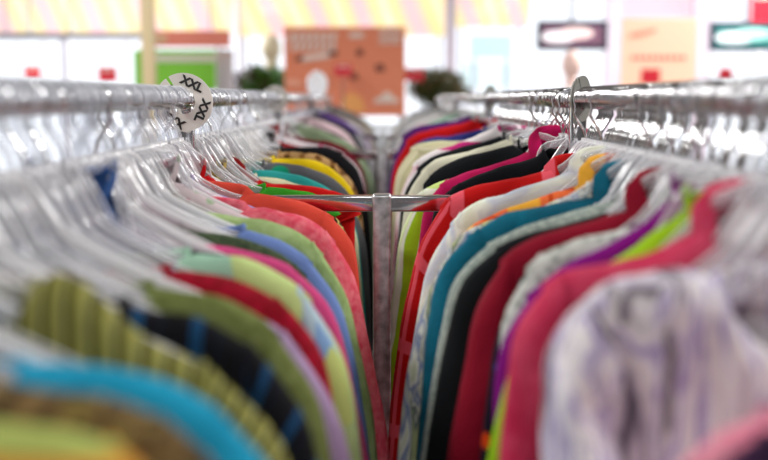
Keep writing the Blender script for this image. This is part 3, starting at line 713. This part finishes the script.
G(-1, 1.575, 'blouse', 'light violet blouse sunk before the coral jackets', F(['#b09ccc', '#c0acd8'], 'solid'), [(190, 178), (206, 190), (235, 200), (270, 214), (310, 232), (336, 262), (348, 300), (356, 350)], T=.012, fold=.6)
G(-1, 1.69, 'blouse', 'scarlet blouse with its shoulder just left of the coral jacket', F(['#c8202c', '#d43440'], 'solid'), [(196, 162), (212, 178), (236, 190), (262, 196), (300, 206), (330, 224), (346, 250), (352, 300)], T=.012, fold=.6)
G(-1, 1.20, 'blouse', 'bright pink blouse lining the pastel tie-dye blouse', F(['#e05c92', '#f088ac'], 'solid'), [(122, 221), (150, 233), (190, 242), (235, 248), (275, 258), (305, 276), (328, 305), (346, 350), (358, 405), (368, 460)], T=.014, fold=.6)
G(-1, 1.27, 'shirt', 'dark green shirt with a wide collar below the sage shirt', F(['#3c4c38', '#56644a'], 'melange'), [(178, 226), (210, 232), (250, 240), (285, 256), (312, 280), (334, 318), (350, 370), (360, 440)], T=.014, fold=.7)
G(-1, 1.33, 'shirt', 'periwinkle blue shirt between the green shirts of the left rail', F(['#7f97d2', '#98acdc'], 'solid'), [(240, 228), (270, 236), (296, 248), (318, 268), (336, 298), (350, 340), (361, 395), (370, 460)], T=.014, fold=.8)
G(-1, 1.42, 'shirt', 'sage green shirt with broad shoulders on the left rail', F(['#93ab70', '#a9bf88'], 'melange', .3), [(174, 210), (205, 212), (240, 216), (275, 222), (305, 235), (328, 258), (346, 295), (360, 350), (372, 410), (378, 470)], T=.022, fold=.9, collar='fold')
G(-1, 1.52, 'jacket', 'salmon pink towelling jacket left of the chrome post', F(['#e0566a', '#f08a94'], 'towel', 1.2, bump=1.), [(240, 210), (265, 208), (295, 214), (320, 226), (340, 246), (354, 275), (365, 320), (376, 375), (385, 420), (391, 470)], T=.022, fold=1.1, collar='fold')
G(-1, 1.63, 'jacket', 'coral red jacket directly behind the salmon towelling one', F(['#e0584a', '#ea6c5c'], 'solid'), [(243, 194), (262, 194), (290, 199), (316, 207), (338, 221), (350, 240), (357, 266), (361, 310), (364, 380)], T=.018, fold=1., collar='fold')
# ---- second rack, left rail
G(-1, 1.85, 'blouse', 'leaf green blouse just below the cross bar', F(['#3f9a2e', '#4fae3a'], 'solid'), [(262, 186), (290, 189), (315, 194), (333, 204), (341, 214)], T=.014, fold=.6, short=True)
G(-1, 1.91, 'blouse', 'brown leopard print blouse under the hangers near the size disc', F(['#c8b070', '#4a3414', '#2a1c10'], 'leopard', 1.), [(192, 160), (206, 174), (228, 183), (262, 188), (300, 194), (332, 206), (345, 230), (352, 270)], T=.014, fold=.8)
G(-1, 1.97, 'blouse', 'red blouse with a scarlet shoulder under the cross bar', F(['#c42420', '#d83c2c'], 'solid'), [(258, 183), (290, 184), (322, 188), (346, 195), (358, 206), (361, 214)], T=.014, fold=.7, short=True)
G(-1, 2.03, 'shirt', 'dark red shirt with a pointed collar near the size disc', F(['#8e1018', '#a4141e'], 'solid'), [(236, 166), (256, 178), (280, 186), (310, 192), (336, 204), (348, 225), (354, 260)], T=.016, fold=.7, collar='fold')
G(-1, 2.09, 'blouse', 'cream blouse between the red and teal ones, left rail', F(['#dcd8b4', '#eae8cc'], 'solid'), [(254, 176), (276, 178), (298, 184), (322, 192), (344, 204), (355, 230), (360, 270)], T=.014, fold=.7)
G(-1, 2.15, 'blouse', 'teal blouse behind the cream blouse, left rail', F(['#3a9c98', '#4cb0aa'], 'solid'), [(252, 169), (275, 171), (300, 176), (324, 186), (344, 200), (355, 225), (361, 265)], T=.014, fold=.7)
G(-1, 2.22, 'blouse', 'grey blouse with green, blue and amber spots beside the post', F(['#5a5a5e', '#1e8c6c', '#2a56b8', '#2c2422', '#d8a02c', '#3ca0a0'], 'floral', .7), [(262, 162), (290, 164), (316, 170), (338, 182), (354, 200), (364, 235), (370, 290), (373, 370)], T=.02, fold=.8)
G(-1, 2.33, 'blouse', 'sunny yellow blouse on the left rail above the cross bar', F(['#e8c832', '#f0d84c'], 'solid'), [(272, 158), (292, 159), (315, 161), (336, 170), (350, 186), (358, 212), (364, 260)], T=.018, fold=.7)
G(-1, 2.45, 'blouse', 'tan leopard print blouse behind the yellow blouse', F(['#b89468', '#5a3c22', '#8a6238'], 'leopard', .8), [(278, 152), (298, 152), (320, 155), (340, 166), (354, 184), (362, 215), (366, 260)], T=.018, fold=.7)
G(-1, 2.6, 'jacket', 'black jacket with round shoulders above the yellow blouse', F(['#101014', '#1a1a20'], 'solid'), [(280, 147), (300, 147), (325, 147), (345, 154), (358, 170), (366, 200), (371, 240), (377, 330)], T=.022, fold=.7)
G(-1, 2.75, 'blouse', 'black blouse running down from the left rail behind the size disc', F(['#121216'], 'solid'), [(242, 132), (258, 140), (280, 148), (310, 152), (340, 158), (356, 176)], T=.014, fold=.6)
G(-1, 2.88, 'blouse', 'crimson blouse running down from the left rail behind the black one', F(['#9c1426', '#ae1c30'], 'solid'), [(250, 124), (266, 134), (288, 144), (315, 149), (342, 156), (358, 174)], T=.014, fold=.6)
G(-1, 3.02, 'blouse', 'white and pink flowered blouse at the end of the second left rail', F(['#e6dce0', '#c85c80', '#8aa87c', '#e8e0e4'], 'floral', 1.6), [(262, 126), (280, 134), (300, 141), (325, 146), (346, 154), (360, 172)], T=.016, fold=.7)
G(-1, 3.16, 'blouse', 'maroon blouse in the last place of the second left rail', F(['#6a1424', '#7c1c2c'], 'solid'), [(268, 124), (286, 132), (308, 139), (332, 142), (350, 150), (362, 168)], T=.016, fold=.7)
# ---- third and farthest rack: fuller, blurred; profile in metres
def far(s, i, ds, items, rackn):
    for k, (cn, cols, pat) in enumerate(items):
        D = ds[0]+(ds[1]-ds[0])*k/(len(items)-1)
        j = lambda a: random.uniform(-a, a)
        dz = j(.022)+(.012 if rackn == 'farthest' else 0); w_ = j(.02)+(.016 if rackn == 'farthest' else .004)
        prof = [(.06, -.072+dz), (.12, -.092+dz), (.18+w_/2, -.118+dz), (.23+w_, -.155+dz), (.262+w_, -.22+dz), (.278+w_, -.3+dz), (.285+w_, -.45)]
        G(s, D, 'blouse', '%s blouse on the %s rail of the %s rack' % (cn, side_w[s], rackn), F(cols, pat), local=prof, T=.024, fold=.9, res=.6)
far(-1, 2, (3.40, 4.72), [('grey-green', ['#8a9a7c', '#9aa88c'], 'solid'), ('pale sage', ['#a8b496', '#b8c2a6'], 'melange'), ('black and white patterned', ['#2a2a2c', '#d8d4d4', '#a8a4a8'], 'floral'),
    ('blush pink', ['#e8ccd2', '#f0dce0'], 'solid'), ('white', ['#e4e0e4', '#f0eef0'], 'solid'), ('charcoal', ['#34343a'], 'solid'), ('grey marl', ['#8c8a90', '#b0aeb4'], 'melange'),
    ('violet', ['#5e3a86', '#7048a0'], 'solid'), ('red and brown', ['#8c2a24', '#6a2a22'], 'tiedye'), ('silver', ['#a8a8b0', '#c4c4ca'], 'solid')], 'third')
far(1, 2, (3.40, 4.72), [('lilac grey', ['#9a90a8', '#b4aac0'], 'tiedye'), ('grey and white', ['#b0aeb2', '#d8d6da'], 'tiedye'), ('black', ['#16181a'], 'solid'), ('mint green', ['#7cac94', '#9cc4ac'], 'tiedye'),
    ('bright yellow', ['#e8d028', '#f0dc48'], 'solid'), ('pale grey', ['#b4b4b0', '#c8c8c4'], 'solid'), ('dusty rose', ['#b88490', '#cc9ca8'], 'solid'), ('sea green', ['#6a9c8c', '#88b4a4'], 'solid'),
    ('white', ['#e0dedc'], 'solid'), ('stone', ['#a8a294', '#bcb6a8'], 'melange')], 'third')
far(-1, 3, (4.95, 6.2), [('purple', ['#6a3a7c'], 'solid'), ('pearl white', ['#d8d4d8'], 'solid'), ('taupe', ['#8c8078'], 'solid'), ('rose', ['#c48a98'], 'solid'), ('slate', ['#5c6068'], 'solid'), ('cream', ['#d8d0bc'], 'solid'), ('steel grey', ['#8c9096'], 'solid')], 'farthest')
far(1, 3, (4.95, 6.2), [('ash grey', ['#a4a4a8'], 'solid'), ('ivory', ['#dcd8cc'], 'solid'), ('dark grey', ['#4c4e54'], 'solid'), ('soft green', ['#9ab49c'], 'solid'), ('white', ['#e0dee2'], 'solid'), ('sand', ['#bcae94'], 'solid'), ('smoke grey', ['#8a8a90'], 'solid')], 'farthest')

# ---- hangers without visible clothes, packed between the others
PEARL = clear_mat('white_plastic_pearl', (.93, .92, .94), .6)
o = mesh_obj('shoulder_bar', arms_bm([(.04, -.12), (.08, -.15), (.12, -.18)], 0, .115), MILKY); ARM_SHORT = o.data; bpy.data.objects.remove(o)
def fill(s, y0, y1, pitch, metal, label, group, arm, am=None):
    y = y0
    while y < y1:
        yy = y+random.uniform(-.25, .25)*pitch
        if all(abs(yy-u) > .0048 for u in USED[s]):
            hanger(s, yy, metal if random.random() < .9 else 1-metal, label, arm, group, rz=random.uniform(-.16, .16), amat=am); USED[s].append(yy)
        y += pitch
for sd, y0, y1, p_ in ((-1, .55, 1.73, .03), (-1, .57, 1.73, .031)):
    fill(sd, y0, y1, p_, 0, 'bare clear plastic hanger packed on the nearest left rail', 'bare hangers on the nearest left rail', ARM_GEN)
for y0, p_, am, c_, ar in ((.6, .05, PEARL, 'white', ARM_GEN2), (.63, .11, SMOKY, 'smoky grey', ARM_GEN)):
    n0 = dict(); fill(-1, y0, 1.73, p_, 0, 'bare %s plastic hanger packed on the nearest left rail' % c_, 'bare %s hangers on the nearest left rail' % c_, ar, am)
fill(1, .80, 1.72, .0165, 1, 'bare clear hanger with a chrome hook packed on the nearest right rail', 'bare hangers on the nearest right rail', ARM_SHORT)
fill(-1, 1.82, 3.24, .045, 0, 'bare clear plastic hanger packed on the second left rail', 'bare hangers on the second left rail', ARM_SHORT)
fill(1, 1.82, 3.24, .045, 1, 'bare clear hanger with a chrome hook packed on the second right rail', 'bare hangers on the second right rail', ARM_SHORT)
